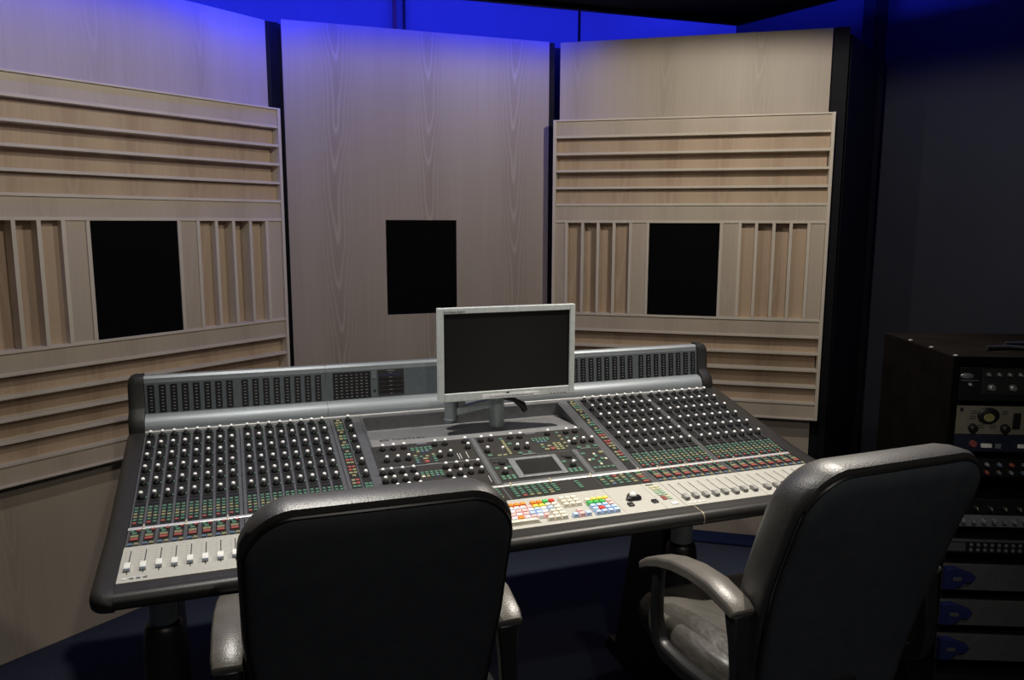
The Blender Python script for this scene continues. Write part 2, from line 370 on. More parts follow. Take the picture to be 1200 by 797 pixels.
# ------------------------------------------------------------------ mixing console
OX, OY = 0.94, -0.35
ORG = (OX, OY, -Z0)
con = thing('mixing_console', 'large grey and black studio mixing console with silver meter bridge and cream fader panels', 'mixing console', (OX, OY, 0))
T1, T2 = 0.2309, 0.11
def z1(y): return -0.016 + T1*y
def z2(y): return -0.121 + T2*(y+0.465)
A1, A2 = math.atan(T1), math.atan(T2)
P = 0.0315; G2 = 0.0444; X2 = 1.3802
def chx(m, i): return m*X2 + i*P + (G2-P+0.0) * 0 + (i*P*0) + (0 if i < 8 else (G2 - P))
def pl(h, y0, y1, zf, x0, x1, mb=None, mi=0, d=0.0):    # slab lying on a sloping deck, h proud, d deep
    mb = mb or MB()
    lo = [(x0,y0,zf(y0)-d),(x1,y0,zf(y0)-d),(x1,y1,zf(y1)-d),(x0,y1,zf(y1)-d)]
    hi = [(x0,y0,zf(y0)+h),(x1,y0,zf(y0)+h),(x1,y1,zf(y1)+h),(x0,y1,zf(y1)+h)]
    return mb.hexa(lo, hi, mi)
XL, XR = -0.018, 1.884
M1, M2, M3, M4, M5 = 0.2427, 0.5100, 1.3600, 1.6229, 1.884
# chassis under the deck
MB().prism([(-0.700,-0.190),(-0.700,-0.172),(-0.46,-0.165),(-0.46,-0.178),(0.02,-0.068),(0.16,-0.068),(0.16,-0.10),(-0.30,-0.215),(-0.66,-0.20)], XL, XR).build('chassis', 'console_dark', con, ORG, smooth=0, bevel=0.004)

# shared meshes
km = MB()
km.lathe([(0.0096, 0.0), (0.0092, 0.0050), (0.0066, 0.0080)], mi=0, seg=14)
km.lathe([(0.0050, 0.0078), (0.0040, 0.0140)], mi=1, seg=12)
km.lathe([(0.0046, 0.0138), (0.0052, 0.0155), (0.0048, 0.0180), (0.0032, 0.0196), (0.0008, 0.0201)], mi=2, seg=12)
KNOB = km.mesh('knob', ['knob_black', 'knob_grey', 'knob_cap_glint'])
fc = MB()
fc.prism([(-0.0125,0.001),(-0.0125,0.006),(-0.010,0.0085),(-0.002,0.0105),(0,0.0095),(0.002,0.0105),(0.010,0.0095),(0.0125,0.007),(0.0125,0.001)], -0.0062, 0.0062, 0)
fc.box(-0.0062, 0.0062, -0.0127, -0.0085, 0.0012, 0.0078, 1)
FADER = fc.mesh('fader_cap', ['white_plastic', 'fader_blue'], smooth=25)
FADER_GREY = fc.mesh('fader_cap', ['fader_grey', 'knob_grey'], smooth=25)
def knob(parent, x, y):
    return place('knob', KNOB, parent, (x-OX, y-OY, z1(y)+Z0+0.0012), (A1, 0, 0))
def loc(x, y, z): return (x-OX, y-OY, z+Z0)

def bank(m, i0, x0, x1, label):
    # upper bank: grey plate, black channel strips with knobs, coloured button rows
    b = pl(0.0, -0.455, 0.024, z1, x0+0.0006, x1-0.0006, d=0.055).build('channel_bank', 'console_grey', con, ORG, smooth=0, bevel=0.001)
    sm = pl(0.0012, -0.447, 0.012, z1, -0.0128, 0.0128, d=0.002)
    sm2 = MB(); 
    base = sm.mesh('channel_strip', ['strip_black'], (0, 0, 0), 0)
    bt = MB()
    for i in range(i0, i0+8):
        x = chx(m, i)
        place('channel_strip', base, b, loc(x, 0, 0))
        for r_ in range(6): knob(b, x, -0.0650*r_)
        # green tick by every knob
        for r_ in range(6):
            pl(0.0026, -0.0650*r_-0.003, -0.0650*r_+0.004, z1, x+0.0092, x+0.0124, bt, 0)
            pl(0.0026, -0.0650*r_-0.019, -0.0650*r_-0.0165, z1, x-0.009, x+0.009, bt, 4)
        for q in range(5): pl(0.0030, -0.3605, -0.3555, z1, x-0.0115+q*0.005, x-0.0085+q*0.005, bt, 4)
        colsL = [0,0,1,1,0,2]; colsR = [0,0,0,1,0,0]
        for q in range(6):
            y = -0.370 - q*0.0128
            pl(0.0040, y-0.0072, y, z1, x-0.0105, x-0.0025, bt, colsL[q])
            pl(0.0040, y-0.0072, y, z1, x+0.0025, x+0.0105, bt, colsR[q])
    bt.build('button_rows', ['btn_green', 'btn_yellow', 'btn_red', 'btn_blue', 'knob_black'], b, ORG, smooth=0, kind='stuff')
    # lower bank: select pads and fader panel
    l = pl(0.0, -0.548, -0.4656, z2, x0+0.0006, x1-0.0006, d=0.05).build('select_bank', 'console_grey', con, ORG, smooth=0, bevel=0.001)
    pm = MB()
    pl(0.0016, -0.529, -0.471, z2, -0.0115, 0.0115, pm, 0, 0.001)
    for (a, c_, y, h, mi) in ((-0.0095,-0.0025,-0.483,0.009,1),(0.0030,0.0105,-0.480,0.009,3),(-0.006,0.004,-0.495,0.010,1),(-0.0085,0.0085,-0.509,0.010,2),(-0.0085,0.0085,-0.5225,0.011,3)):
        pl(0.0045, y, y+h, z2, a, c_, pm, mi)
    pl(0.0035, -0.5435, -0.534, z2, -0.0115, -0.001, pm, 4); pl(0.0035, -0.5435, -0.534, z2, 0.002, 0.0115, pm, 2)
    pme = pm.mesh('select_pad', ['strip_black', 'btn_green', 'btn_yellow', 'btn_red', 'btn_blue'], (0,0,0), 0)
    for i in range(i0, i0+8): place('select_pad', pme, l, loc(chx(m, i), 0, 0))
    f = pl(0.002, -0.7025, -0.5485, z2, x0+0.0006, x1-0.0006, d=0.045).build('fader_panel', 'cream_panel', con, ORG, smooth=0, bevel=0.001)
    sl = MB()
    pl(0.0026, -0.6700, -0.5700, z2, -0.0011, 0.0011, sl, 0)
    slm = sl.mesh('fader_slot', ['marking_dark'], (0,0,0), 0)
    mk = MB()
    for i in range(i0, i0+8):
        x = chx(m, i)
        place('fader_slot', slm, f, loc(x, 0, 0))
        if m == 0: yy = -0.647 + random.uniform(-0.002, 0.002)
        else: yy = -0.662 + random.uniform(-0.003, 0.002)
        place('fader_cap', FADER if m == 0 else FADER_GREY, f, loc(x, yy, z2(yy)+0.0026), (A2, 0, 0))
        pl(0.0028, -0.5655, -0.5625, z2, x-0.0015, x+0.0015, mk, 0)
        for q in range(8): pl(0.0022, -0.577-q*0.0115, -0.5762-q*0.0115, z2, x-0.012, x-0.007, mk, 1)
    if i0 == 0:
        pl(0.0026, -0.6865, -0.6845, z2, chx(m,0)-0.008, chx(m,1)+0.006, mk, 0)
        for q in range(4): pl(0.0034, -0.6925, -0.6875, z2, chx(m,0)-0.006+q*0.0135, chx(m,0)+0.002+q*0.0135, mk, 0 if (m == 1 or q == 0) else 1)
    mk.build('panel_markings', ['marking_white', 'segment_grey'], f, ORG, smooth=0, kind='stuff')
    for q in (2.5, 6.5):
        x = chx(m, i0) + q*P - 0.008
    return b
bank(0, 0, XL, M1, ''); bank(0, 8, M1, M2, ''); bank(1, 0, M3, M4, ''); bank(1, 8, M4, M5, '')

# --- centre section, upper deck
def colour_strip(x0, x1, xc, name='strip_plate'):
    b = pl(0.0, -0.455, 0.024, z1, x0, x1, d=0.055).build(name, 'console_grey', con, ORG, smooth=0, bevel=0.001)
    return b
def strip_buttons(parent, xc):
    bt = MB(); pl(0.0012, -0.447, 0.014, z1, xc-0.0135, xc+0.0135, bt, 5, 0.001)
    seq = [(1,),(1,1),(1,0),(0,0),(1,1),(1,),None,(1,0),(1,0),None,(1,),(1,0),(0,0),None,(1,),(0,0),(0,0),(2,2),(1,1),None,(2,2),(2,1),(1,1),(1,),None,(1,2),(1,2),(0,0),(1,0)]
    y = 0.006
    for s in seq:
        if s is None: y -= 0.007; continue
        if len(s) == 1: pl(0.0036, y-0.0075, y, z1, xc-0.005, xc+0.005, bt, s[0])
        else:
            for k, q in enumerate(s): pl(0.0036, y-0.0085, y, z1, xc-0.011+k*0.0115, xc-0.0015+k*0.0115, bt, q)
        y -= 0.0158
    bt.build('button_column', ['btn_green', 'btn_yellow', 'btn_red', 'btn_blue', 'knob_black', 'strip_black'], parent, ORG, smooth=0, kind='stuff')
cs = colour_strip(0.5106, 0.6044, 0.536)
strip_buttons(cs, 0.5345)
place('channel_strip', pl(0.0012, -0.447, 0.012, z1, -0.0128, 0.0128, d=0.002).mesh('channel_strip', ['strip_black'], (0,0,0), 0), cs, loc(0.565, 0, 0))
for r_ in range(6): knob(cs, 0.565, -0.0663*r_)
bt = MB()
for q in range(5):
    for k in range(2): pl(0.004, -0.3785-q*0.0135, -0.3700-q*0.0135, z1, 0.555+k*0.0115, 0.5645+k*0.0115, bt, 0)
for r_ in range(6): pl(0.0026, -0.0663*r_-0.003, -0.0663*r_+0.004, z1, 0.5527, 0.556, bt, 0)
bt.build('button_rows', ['btn_green'], cs, ORG, smooth=0, kind='stuff')
cs2 = colour_strip(1.2906, 1.3594, 1.336)
strip_buttons(cs2, 1.3335)
# main plate of the centre section
blk = pl(0.0, -0.455, -0.1775, z1, 0.605, 1.290, d=0.05).build('centre_plate', 'console_grey', con, ORG, smooth=0, bevel=0.001)
for (a, c_, y0, y1) in ((0.6065, 0.904, -0.3045, -0.1795), (0.6065, 0.904, -0.447, -0.3085), (0.927, 1.289, -0.3030, -0.1795), (0.927, 1.1925, -0.444, -0.3090), (1.2145, 1.289, -0.444, -0.3090)):
    pl(0.0012, y0, y1, z1, a, c_, d=0.001).build('control_plate', 'plate_black', blk, ORG, smooth=0)
K = []
for y in (-0.203, -0.269): K += [(0.636+0.0315*i, y) for i in range(3)]
K += [(0.604+0.0315*i, y) for y in (-0.334, -0.376) for i in range(1, 4)] + [(0.6115, -0.334), (0.6115, -0.376)]
K += [(0.636+0.0315*i, -0.4165) for i in range(3)]
K += [(0.793, -0.203), (0.825, -0.203), (0.887, -0.202), (0.887, -0.237), (0.792, -0.270), (0.824, -0.269)]
K += [(0.792+0.0315*i, y) for y in (-0.335, -0.376) for i in range(4)] + [(0.793, -0.4175), (0.8245, -0.4175)]
K += [(0.938, -0.205), (0.970, -0.204), (1.034, -0.203), (1.065, -0.205), (0.938, -0.270), (1.033, -0.270), (1.0645, -0.270)]
K += [(1.159, -0.203), (1.222, -0.204), (1.254, -0.203), (1.221, -0.271), (1.253, -0.269), (1.2815, -0.269), (0.951, -0.396), (1.163, -0.395)]
for x, y in K: knob(blk, x, y)
bt = MB()
def gb(x, y, mi=0, w_=0.010, d_=0.0075): pl(0.0036, y-d_/2, y+d_/2, z1, x-w_/2, x+w_/2, bt, mi)
for i in range(5):
    for k in range(2 + (i in (1, 2, 3))): gb(0.722+i*0.0135, -0.212-k*0.0105, 0 if not (k == 2) else (1, 1, 3, 3, 0)[i], 0.009)
for k in range(4): gb(0.7225, -0.255-k*0.0125, (1,0,0,3)[k], 0.009); gb(0.776, -0.255-k*0.0125, (1,0,0,0)[k], 0.009)
gb(0.738, -0.262, 0); gb(0.756, -0.262, 1); gb(0.748, -0.275, 1, 0.014); gb(0.749, -0.291, 2, 0.013, 0.011)
for i in range(5):
    for k in range(3): gb(0.720+i*0.0135, -0.348-k*0.0105, 0 if k < 2 else (4, 1, 0, 3, 0)[i], 0.009)
for (x, y) in ((0.937,-0.367), (0.974,-0.367), (0.940,-0.294), (1.02,-0.238), (1.034,-0.298), (1.0645,-0.298), (1.145,-0.370), (1.18,-0.370)): gb(x, y, 0, 0.013, 0.009)
for x0 in (0.939, 1.145):
    for i in range(3): 
        for k in range(2): gb(x0+i*0.0155, -0.414-k*0.0115, 0, 0.010, 0.010)
gb(1.002, -0.205, 0); 
for k in range(9): gb(1.0035, -0.217-k*0.0098, 1, 0.008, 0.007)
gb(0.968, -0.299, 1, .012); gb(0.985, -0.299, 1, .012)
for i in range(5):
    for k in range(2 if i in (0, 4) else 3): gb(1.100+i*0.0122, -0.2235-k*0.0105, 0 if k < 2 else 3, 0.008)
gb(1.118,-0.262,1); gb(1.116,-0.278,0); gb(1.124,-0.291,1,.016); gb(1.137,-0.273,1,.012); gb(1.143,-0.290,2,.013,.012)
for k in range(4):
    gb(1.158, -0.262-k*0.0115, 1, 0.011); gb(1.1735, -0.262-k*0.0115, 1, 0.011)
    gb(1.193, -0.220-k*0.022, 1, 0.010)
gb(1.193, -0.198, 0)
for x in (1.226, 1.256, 1.281): gb(x, -0.2985, 0, 0.013, 0.009)
for (x, y) in ((1.214,-0.236),(1.246,-0.236)): gb(x, y, 0, 0.012)
gb(1.2215, -0.338, 0, .013, .009); gb(1.281, -0.338, 1, .014, .012)
for (x, y) in ((1.2545,-0.357),(1.238,-0.375),(1.268,-0.375),(1.252,-0.392)): gb(x, y, 0, 0.011, 0.012)
for (x, y) in ((1.2545,-0.345),(1.226,-0.376),(1.280,-0.377),(1.252,-0.404)): gb(x, y, 4, 0.007, 0.008)
for i in range(5): gb(1.2235+i*0.0145, -0.4215, 0, 0.010, 0.009)
bt.build('button_rows', ['btn_green', 'btn_yellow', 'btn_red', 'btn_blue', 'btn_pale'], blk, ORG, smooth=0, kind='stuff')
mk = MB()
for (a, y0, y1) in ((0.846,-0.297,-0.262),(0.853,-0.294,-0.262),(0.874,-0.293,-0.258),(0.899,-0.43,-0.398)): pl(0.0018, y0, y1, z1, a, a+0.0012, mk, 0)
for (a, c_, y) in ((0.742,0.772,-0.186),(0.744,0.780,-0.3055),(1.09,1.125,-0.186),(1.038,1.080,-0.3055),(1.228,1.262,-0.3055)): pl(0.0022, y-0.0022, y+0.0022, z1, a, c_, mk, 1)
pl(0.0016, -0.308, -0.3045, z1, 0.606, 0.904, mk, 2)
pl(0.0024, -0.4515, -0.4455, z1, 0.927, 1.289, mk, 1)
mk.build('panel_markings', ['marking_white', 'segment_grey', 'segment_grey'], blk, ORG, smooth=0, kind='stuff')
# vertical grey bar between the halves
for (a, c_, y0, y1) in ((0.9055, 0.9255, -0.449, -0.1795), (1.1935, 1.2135, -0.447, -0.307)):
    br = MB(); pl(0.0026, y0, y1, z1, a, c_, br, 0); pl(0.0034, y0, y1, z1, (a+c_)/2-0.0015, (a+c_)/2+0.0015, br, 1)
    br.build('divider_bar', ['console_grey', 'segment_grey'], blk, ORG, smooth=0)
# touch screen
ts = MB()
for (a, c_, y0, y1) in ((0.980,1.000,-0.432,-0.326),(1.118,1.134,-0.432,-0.326),(1.000,1.118,-0.338,-0.326),(1.000,1.118,-0.432,-0.4205)): pl(0.006, y0, y1, z1, a, c_, ts, 0)
tf = ts.build('screen_frame', ['segment_grey'], blk, ORG, smooth=0, bevel=0.0015)
pl(0.003, -0.4205, -0.338, z1, 1.0002, 1.1178).build('touch_screen', 'screen_black', blk, ORG, smooth=0)
# joysticks
for x, y in ((0.960, -0.342), (1.169, -0.345)):
    j = MB(); j.lathe([(0.0115, 0), (0.011, 0.003), (0.004, 0.0045)], (x, y, z1(y)+0.001), 14, 0)
    j.tube([(x, y, z1(y)+0.003), (x+0.004, y+0.004, z1(y)+0.045)], 0.0028, 8, 3)
    j.lathe([(0.0030, 0), (0.0044, 0.002), (0.0044, 0.006), (0.002, 0.008)], (x+0.004, y+0.004, z1(y)+0.044), 10, 2)
    j.build('joystick', ['knob_black', 'knob_grey', 'knob_cap_glint', 'segment_grey'], blk, ORG)
# recessed tray behind the centre plate
ty0, ty1, tz = -0.1770, 0.010, -0.0572
tr = MB(); tr.box(0.605, 1.290, ty0, ty1+0.012, tz-0.006, tz, 0)
def sl_wall(x0, x1, y0, y1, mi): tr.hexa([(x0,y0,tz),(x1,y0,tz),(x1,y1,tz),(x0,y1,tz)], [(x0,y0,z1(y0)),(x1,y0,z1(y0)),(x1,y1,z1(y1)),(x0,y1,z1(y1))], mi)
sl_wall(0.605, 1.290, ty1, ty1+0.014, 1); sl_wall(0.605, 0.6115, ty0, ty1, 1); sl_wall(1.2835, 1.290, ty0, ty1, 1)
tray = tr.build('monitor_tray', ['tray_grey', 'console_grey'], con, ORG, smooth=0, bevel=0.001)
# lettering in the tray: a slanted rounded D mark and spaced capitals
ML = Matrix.Translation(Vector((0.680-OX, -0.124-OY, tz+Z0+0.0004)))
text('lettering', 'CONTROL', 0.0185, 'marking_dark', tray, ML, spacing=1.25)
dm = MB()
outer = [(0.0,0.0),(0.022,0.0),(0.0285,0.005),(0.0285,0.011),(0.022,0.016),(0.0,0.016)]
inner = [(0.006,0.0045),(0.020,0.0045),(0.0235,0.007),(0.0235,0.009),(0.020,0.0115),(0.006,0.0115)]
ring0 = [(0.643+x*1.05, -0.125+y, tz) for x, y in outer]; ring1 = [(0.643+x*1.05, -0.125+y, tz) for x, y in inner]
h = 0.0008
dm.loft([ring0, [(x,y,z+h) for x,y,z in ring0], [(x,y,z+h) for x,y,z in ring1], ring1], 0, cap=False)
dm.build('emblem', ['marking_dark'], tray, ORG, smooth=0)
# rails
pl(0.0035, 0.0245, 0.0305, z1, XL, XR, d=0.03).build('rear_rail', 'rail_silver', con, ORG, smooth=0, bevel=0.001)
rail = pl(0.004, -0.4650, -0.4556, z1, XL, XR, d=0.03).build('joint_rail', 'rail_silver', con, ORG, smooth=0, bevel=0.001)
for x in (0.016, 0.110, 0.205, 0.300, 0.395, 0.49, 0.60, 0.76, 0.945, 1.064, 1.190, 1.345, 1.412, 1.507, 1.601, 1.680, 1.775, 1.855):
    pl(0.0065, -0.4700, -0.4500, z1, x-0.0022, x+0.0022).build('hinge_clip', 'gold', rail, ORG, smooth=0, bevel=0.001)

# --- centre section, lower deck
lc = pl(0.0, -0.548, -0.4656, z2, 0.5106, 1.3594, d=0.05).build('centre_button_plate', 'console_grey', con, ORG, smooth=0, bevel=0.001)
bt = MB()
def hb(x, y, mi=0, w_=0.011, d_=0.0085): pl(0.004, y-d_/2, y+d_/2, z2, x-w_/2, x+w_/2, bt, mi)
for a, c_ in ((0.515, 0.548), (0.5525, 0.598), (0.603, 0.915), (0.9225, 1.1935), (1.1975, 1.3115), (1.3155, 1.3455)):
    pl(0.0014, -0.5445, -0.4680, z2, a, c_).build('control_plate', 'plate_black', lc, ORG, smooth=0)
for i in range(6):
    for k in range(5):
        mi = 0
        if k == 4: mi = (0, 2, 1, 1, 0, 1)[i]
        if k == 3 and i == 5: mi = 1
        hb(0.941+i*0.0200, -0.479-k*0.0135, mi)
for k in range(4): hb(1.0605, -0.488-k*0.0125, 0, .012)
for k in range(4): hb(1.1315, -0.488-k*0.0125, 0, .012)
pat = [[0,1,0,0],[0,0,1,4],[2,1,0,0],[1,1,0,0],[0,0,1,1]]
for i in range(5):
    for k in range(4): hb(1.209+i*0.0225, -0.4815-k*0.0155, (pat[i][k] if pat[i][k] != 4 else 3), 0.012, 0.010)
for k, mi in enumerate((0,1,2,0,2)): hb(1.3305, -0.476-k*0.0145, mi, 0.018, 0.010)
for i in range(14):
    for k in range(4): hb(0.615+i*0.0215, -0.482-k*0.0155, (0, 0, 1, 0)[(i*3+k) % 4], 0.012, 0.010)
for k, mi in enumerate((0,1,2,0,2)): hb(0.5315, -0.476-k*0.0145, mi, 0.018, 0.010); hb(0.575, -0.476-k*0.0145, 0, 0.018, 0.010)
bt.build('button_rows', ['btn_green', 'btn_yellow', 'btn_red', 'btn_blue'], lc, ORG, smooth=0, kind='stuff')
# cream palettes
for a, c_ in ((0.5106, 0.6200), (0.6206, 1.1806), (1.1812, 1.3000), (1.3006, 1.3594)):
    q = pl(0.002, -0.7025, -0.5485, z2, a, c_, d=0.045).build('cream_palette', 'cream_panel', con, ORG, smooth=0, bevel=0.001)
    if a == 0.6206: kp = q
    if a == 1.1812: bp_ = q
    if a == 1.3006: sp_ = q
# keyboard keys: one by one
KM = {}
def key(x, y, colr, w_=0.0158, d_=0.0150):
    kx = (colr, round(w_, 4), round(d_, 4))
    if kx not in KM:
        m_ = MB(); a, b_ = w_/2, d_/2
        m_.hexa([(-a,-b_,0),(a,-b_,0),(a,b_,0),(-a,b_,0)], [(-a*0.8,-b_*0.72,0.009),(a*0.8,-b_*0.72,0.009),(a*0.8,b_*0.85,0.009),(-a*0.8,b_*0.85,0.009)])
        KM[kx] = m_.mesh('key', ['key_' + colr], (0,0,0), 0)
    place('key', KM[kx], kp, loc(x, y, z2(y)+0.0022), (A2, 0, 0))
kx = lambda i: 1.012 - 0.0174*i
frow = {0:'red', 1:'green', 2:'orange', 3:'orange', 4:'cream', 5:'orange', 6:'orange', 7:'orange', 8:'orange', 9:'yellow', 10:'yellow', 11:'yellow', 12:'green', 13:'green', 14:'blue'}
for i in range(16):
    if i in (4,): continue
    key(kx(i if i < 4 else i - 0.35), -0.592, frow.get(i, 'cream'))
rows = {1: ['cream', 'cream', 'yellow', 'yellow', 'pink', 'white', 'white', 'white', 'pink', 'white', 'blue', 'blue', 'white', 'white', 'green', 'green'],
        2: ['cream', 'blue', 'white', 'blue', 'white', 'pink', 'pink', 'white', 'pink', 'pink', 'white', 'white', 'yellow', 'yellow', 'pink', 'cream'],
        3: ['cream', 'cream', 'white', 'blue', 'blue', 'pink', 'white', 'pink', 'pink', 'white', 'pink', 'blue', 'blue', 'white', 'white', 'cream'],
        4: ['cream', 'cream', 'pink', 'white', 'pink', 'white', 'orange', 'white', 'pink', 'pink', 'blue', 'blue', 'white', 'yellow', 'cream', 'cream']}
for rr_, lst in rows.items():
    y = -0.5945 - 0.0172*rr_
    for i, cc in enumerate(lst):
        if rr_ in (2, 3, 4) and i == 0: key(kx(0.0)+0.001, y, cc, 0.0178); continue
        key(kx(i + (0.25*(rr_-1) if i > 1 and i < 14 else 0)*0.5), y, cc)
yb = -0.5945 - 0.0172*5
for i in range(3): key(kx(i*1.05), yb, 'cream', 0.0168)
key(0.895, yb, 'cream', 0.105)
for i in range(4): key(0.832 - i*0.0178, yb, 'cream', 0.0165)
for r_ in range(3):
    for i in range(3): key(1.0425+i*0.0174, -0.588-r_*0.0172, 'cream')
key(1.0435, -0.6805, 'blue'); key(1.061, -0.6635, 'pink'); key(1.061, -0.6805, 'pink'); key(1.0785, -0.6805, 'blue')
npad = [['cream','yellow','yellow','yellow'], ['green','green','green','pink'], ['blue','blue','blue','pink'], ['blue','red','blue','blue'], ['blue','blue','blue','blue']]
for r_, lst in enumerate(npad):
    for i, cc in enumerate(lst): key(1.1075+i*0.0174, -0.6135-r_*0.0172, cc)
# trackball pod and its two square buttons
tb = MB()
ring = []
for k in range(24):
    a = 2*math.pi*k/24; rr_ = 0.0185*(1+0.20*math.cos(3*(a-math.pi/2)))
    ring.append((1.237+rr_*1.08*math.cos(a), -0.626+rr_*math.sin(a)))
zb = z2(-0.626)
tb.loft([[(x,y,zb+0.002) for x,y in ring], [(x,y,zb+0.008) for x,y in ring], [(1.237+(x-1.237)*0.82, -0.626+(y+0.626)*0.82, zb+0.012) for x,y in ring]], 0)
pod = tb.build('trackball_pod', ['knob_black'], bp_, ORG)
MB().lathe([(0.0005,0.021),(0.0055,0.0195),(0.0095,0.015),(0.0105,0.010),(0.008,0.004)], (1.237,-0.626,zb), 16).build('trackball', 'white_plastic', bp_, ORG)
for x, y in ((1.2135, -0.6595), (1.2860, -0.6590)):
    pl(0.0065, y-0.0085, y+0.0085, z2, x-0.0078, x+0.0078).build('square_button', 'knob_black', bp_, ORG, smooth=0, bevel=0.001)
bt = MB()
def sb(x, y, mi, w_=0.012, d_=0.008): pl(0.0045, y-d_/2, y+d_/2, z2, x-w_/2, x+w_/2, bt, mi)
for k in range(2): sb(1.3215, -0.578-k*0.012, 1); sb(1.3365, -0.578-k*0.012, 1)
for k in range(3): sb(1.3215, -0.602-k*0.012, 0); sb(1.3365, -0.602-k*0.012, 0)
for k in range(2): sb(1.3215, -0.640-k*0.012, 2); sb(1.3365, -0.640-k*0.012, (1, 0)[k])
sb(1.334, -0.6815, 3, 0.018, 0.013)
pl(0.003, -0.564, -0.5595, z2, 1.312, 1.334, bt, 4)
bt.build('button_rows', ['pale_green', 'pale_yellow', 'btn_red', 'white_plastic', 'marking_dark'], sp_, ORG, smooth=0, kind='stuff')
# --- padded arm rest along the front, three lengths
def arm_prof():
    pts = [(-0.7030,-0.1480),(-0.715,-0.1490),(-0.725,-0.1505)]
    cy, cz, r_ = -0.735, -0.1685, 0.0185
    for k in range(9):
        a = R(70 + 180*k/8); pts.append((cy + 1.05*r_*math.cos(a), cz + r_*math.sin(a)))
    pts += [(-0.7030,-0.187)]
    return pts
for a, c_ in ((XL, 0.5090), (0.5110, 1.3795), (1.3820, XR)):
    MB().prism(arm_prof(), a+0.0004, c_-0.0004).build('arm_rest', 'padding', con, ORG, smooth=50)
for x in (0.5100, 1.38075):
    pr = [(y*1.0-0.0012 if y < -0.72 else y, z+0.0012 if z > -0.18 else z-0.0012) for y, z in arm_prof()]
    MB().prism(pr, x-0.0008, x+0.0008).build('seam_strip', 'gold', con, ORG, smooth=50)
# --- side cheeks with rounded front corner
def cheek(side):
    rings = []
    ys = [0.165, 0.10, 0.03, -0.10, -0.25, -0.40, -0.50, -0.60, -0.68, -0.70, -0.715, -0.728, -0.739, -0.748, -0.7535]
    for y in ys:
        zt = z1(min(y, 0.03)) if y > -0.46 else z2(y)
        if y < -0.703: zt = -0.147 - max(0, (-0.703 - y))*0.09
        w0 = 0.049
        hgt = 0.046
        zb_ = zt - hgt
        if y < -0.70:
            q = min(1, (-0.70 - y)/0.054); k = math.sqrt(max(0, 1 - q**3))
            w0 = 0.049*max(0.10, k); zm = (zt+zb_)/2
            kk = max(0.12, k); zt = zm + (zt-zm)*kk; zb_ = zm - (zm-zb_)*kk
        if y > 0.05: zt += 0.0
        ring = []
        xin = 0.0
        n = 8
        ring.append((xin, zb_)); ring.append((xin, zt+0.001))
        for k in range(n+1):
            a = math.pi/2 - math.pi*k/n
            ring.append((-(w0-0.022) - 0.022*max(0, math.cos(a))*1.0 if w0 > 0.03 else -w0*0.6-w0*0.4*math.cos(a), (zt+zb_)/2 + (zt-zb_)/2*math.copysign(abs(math.sin(a))**0.75, math.sin(a)) + 0.001))
        rings.append([((XL if side < 0 else XR) + (x if side < 0 else -x)*(1.0 if side < 0 else 1.35), y, z) for x, z in ring])
    MB().loft(rings).build('side_cheek', 'padding', con, ORG, smooth=45)
cheek(-1); cheek(1)
# --- meter bridge: three silver housings with rolls, meter columns, end caps
def bridge_prof():
    pts = [(0.0335,-0.020),(0.0335,0.000)]
    for k in range(9):
        a = R(205 - 118*k/8); pts.append((0.074+0.038*math.cos(a), -0.004+0.040*math.sin(a)))
    return pts
for k, (a, c_) in enumerate(((XL, 0.5095), (0.5105, 1.3595), (1.3605, XR))):
    body = MB()
    body.prism(bridge_prof() + [(0.0875,0.126),(0.088,0.140),(0.094,0.147),(0.118,0.147),(0.150,0.11),(0.160,0.02),(0.160,-0.066),(0.034,-0.066)], a, c_, 0)
    b = body.build('meter_bridge', 'silver', con, ORG, smooth=35)
    fp = MB().hexa([(a+0.001,0.0745,0.0365),(c_-0.001,0.0745,0.0365),(c_-0.001,0.084,0.0365),(a+0.001,0.084,0.0365)], [(a+0.001,0.0825,0.1275),(c_-0.001,0.0825,0.1275),(c_-0.001,0.090,0.1275),(a+0.001,0.090,0.1275)])
    fp.build('meter_face', 'meter_face', b, ORG, smooth=0)
def fy(z): return 0.0745 + (z-0.0365)*0.0879
mc = MB()
def on_face(mb, x0, x1, z0, z1_, h, mi):
    mb.hexa([(x0,fy(z0)-h,z0),(x1,fy(z0)-h,z0),(x1,fy(z0)+0.001,z0),(x0,fy(z0)+0.001,z0)], [(x0,fy(z1_)-h,z1_),(x1,fy(z1_)-h,z1_),(x1,fy(z1_)+0.001,z1_),(x0,fy(z1_)+0.001,z1_)], mi)
on_face(mc, -0.0095, 0.0095, 0.040, 0.1215, 0.0012, 0)
for q in range(8): on_face(mc, -0.0032, 0.0036, 0.0455+q*0.0095, 0.0478+q*0.0095, 0.0020, 1)
MCM = mc.mesh('meter_column', ['meter_black', 'segment_grey'], (0,0,0), 0)
bridges = [o for o in con.children if o.name.startswith('meter_bridge')]
for m, b in ((0, bridges[0]), (1, bridges[2])):
    for i in range(16): place('meter_column', MCM, b, loc(chx(m, i), 0, 0))
b = bridges[1]
mg = MB(); on_face(mg, 0.532, 0.652, 0.040, 0.1235, 0.0012, 0)
for i in range(7):
    for q in range(8): on_face(mg, 0.5395+i*0.0160, 0.5465+i*0.0160, 0.0435+q*0.0100, 0.0460+q*0.0100, 0.002, 1)
mg.build('meter_grid', ['meter_black', 'segment_grey'], b, ORG, smooth=0)
mg = MB(); on_face(mg, 0.676, 0.762, 0.042, 0.1255, 0.0012, 0)
for q in range(6): on_face(mg, 0.714, 0.723, 0.0455+q*0.0135, 0.0475+q*0.0135, 0.0022, 2); 
for q in range(5): on_face(mg, 0.680, 0.758, 0.0495+q*0.0135, 0.0580+q*0.0135, 0.0018, 1 if q == 4 else 3)
on_face(mg, 0.706, 0.732, 0.1205, 0.1230, 0.0022, 2)
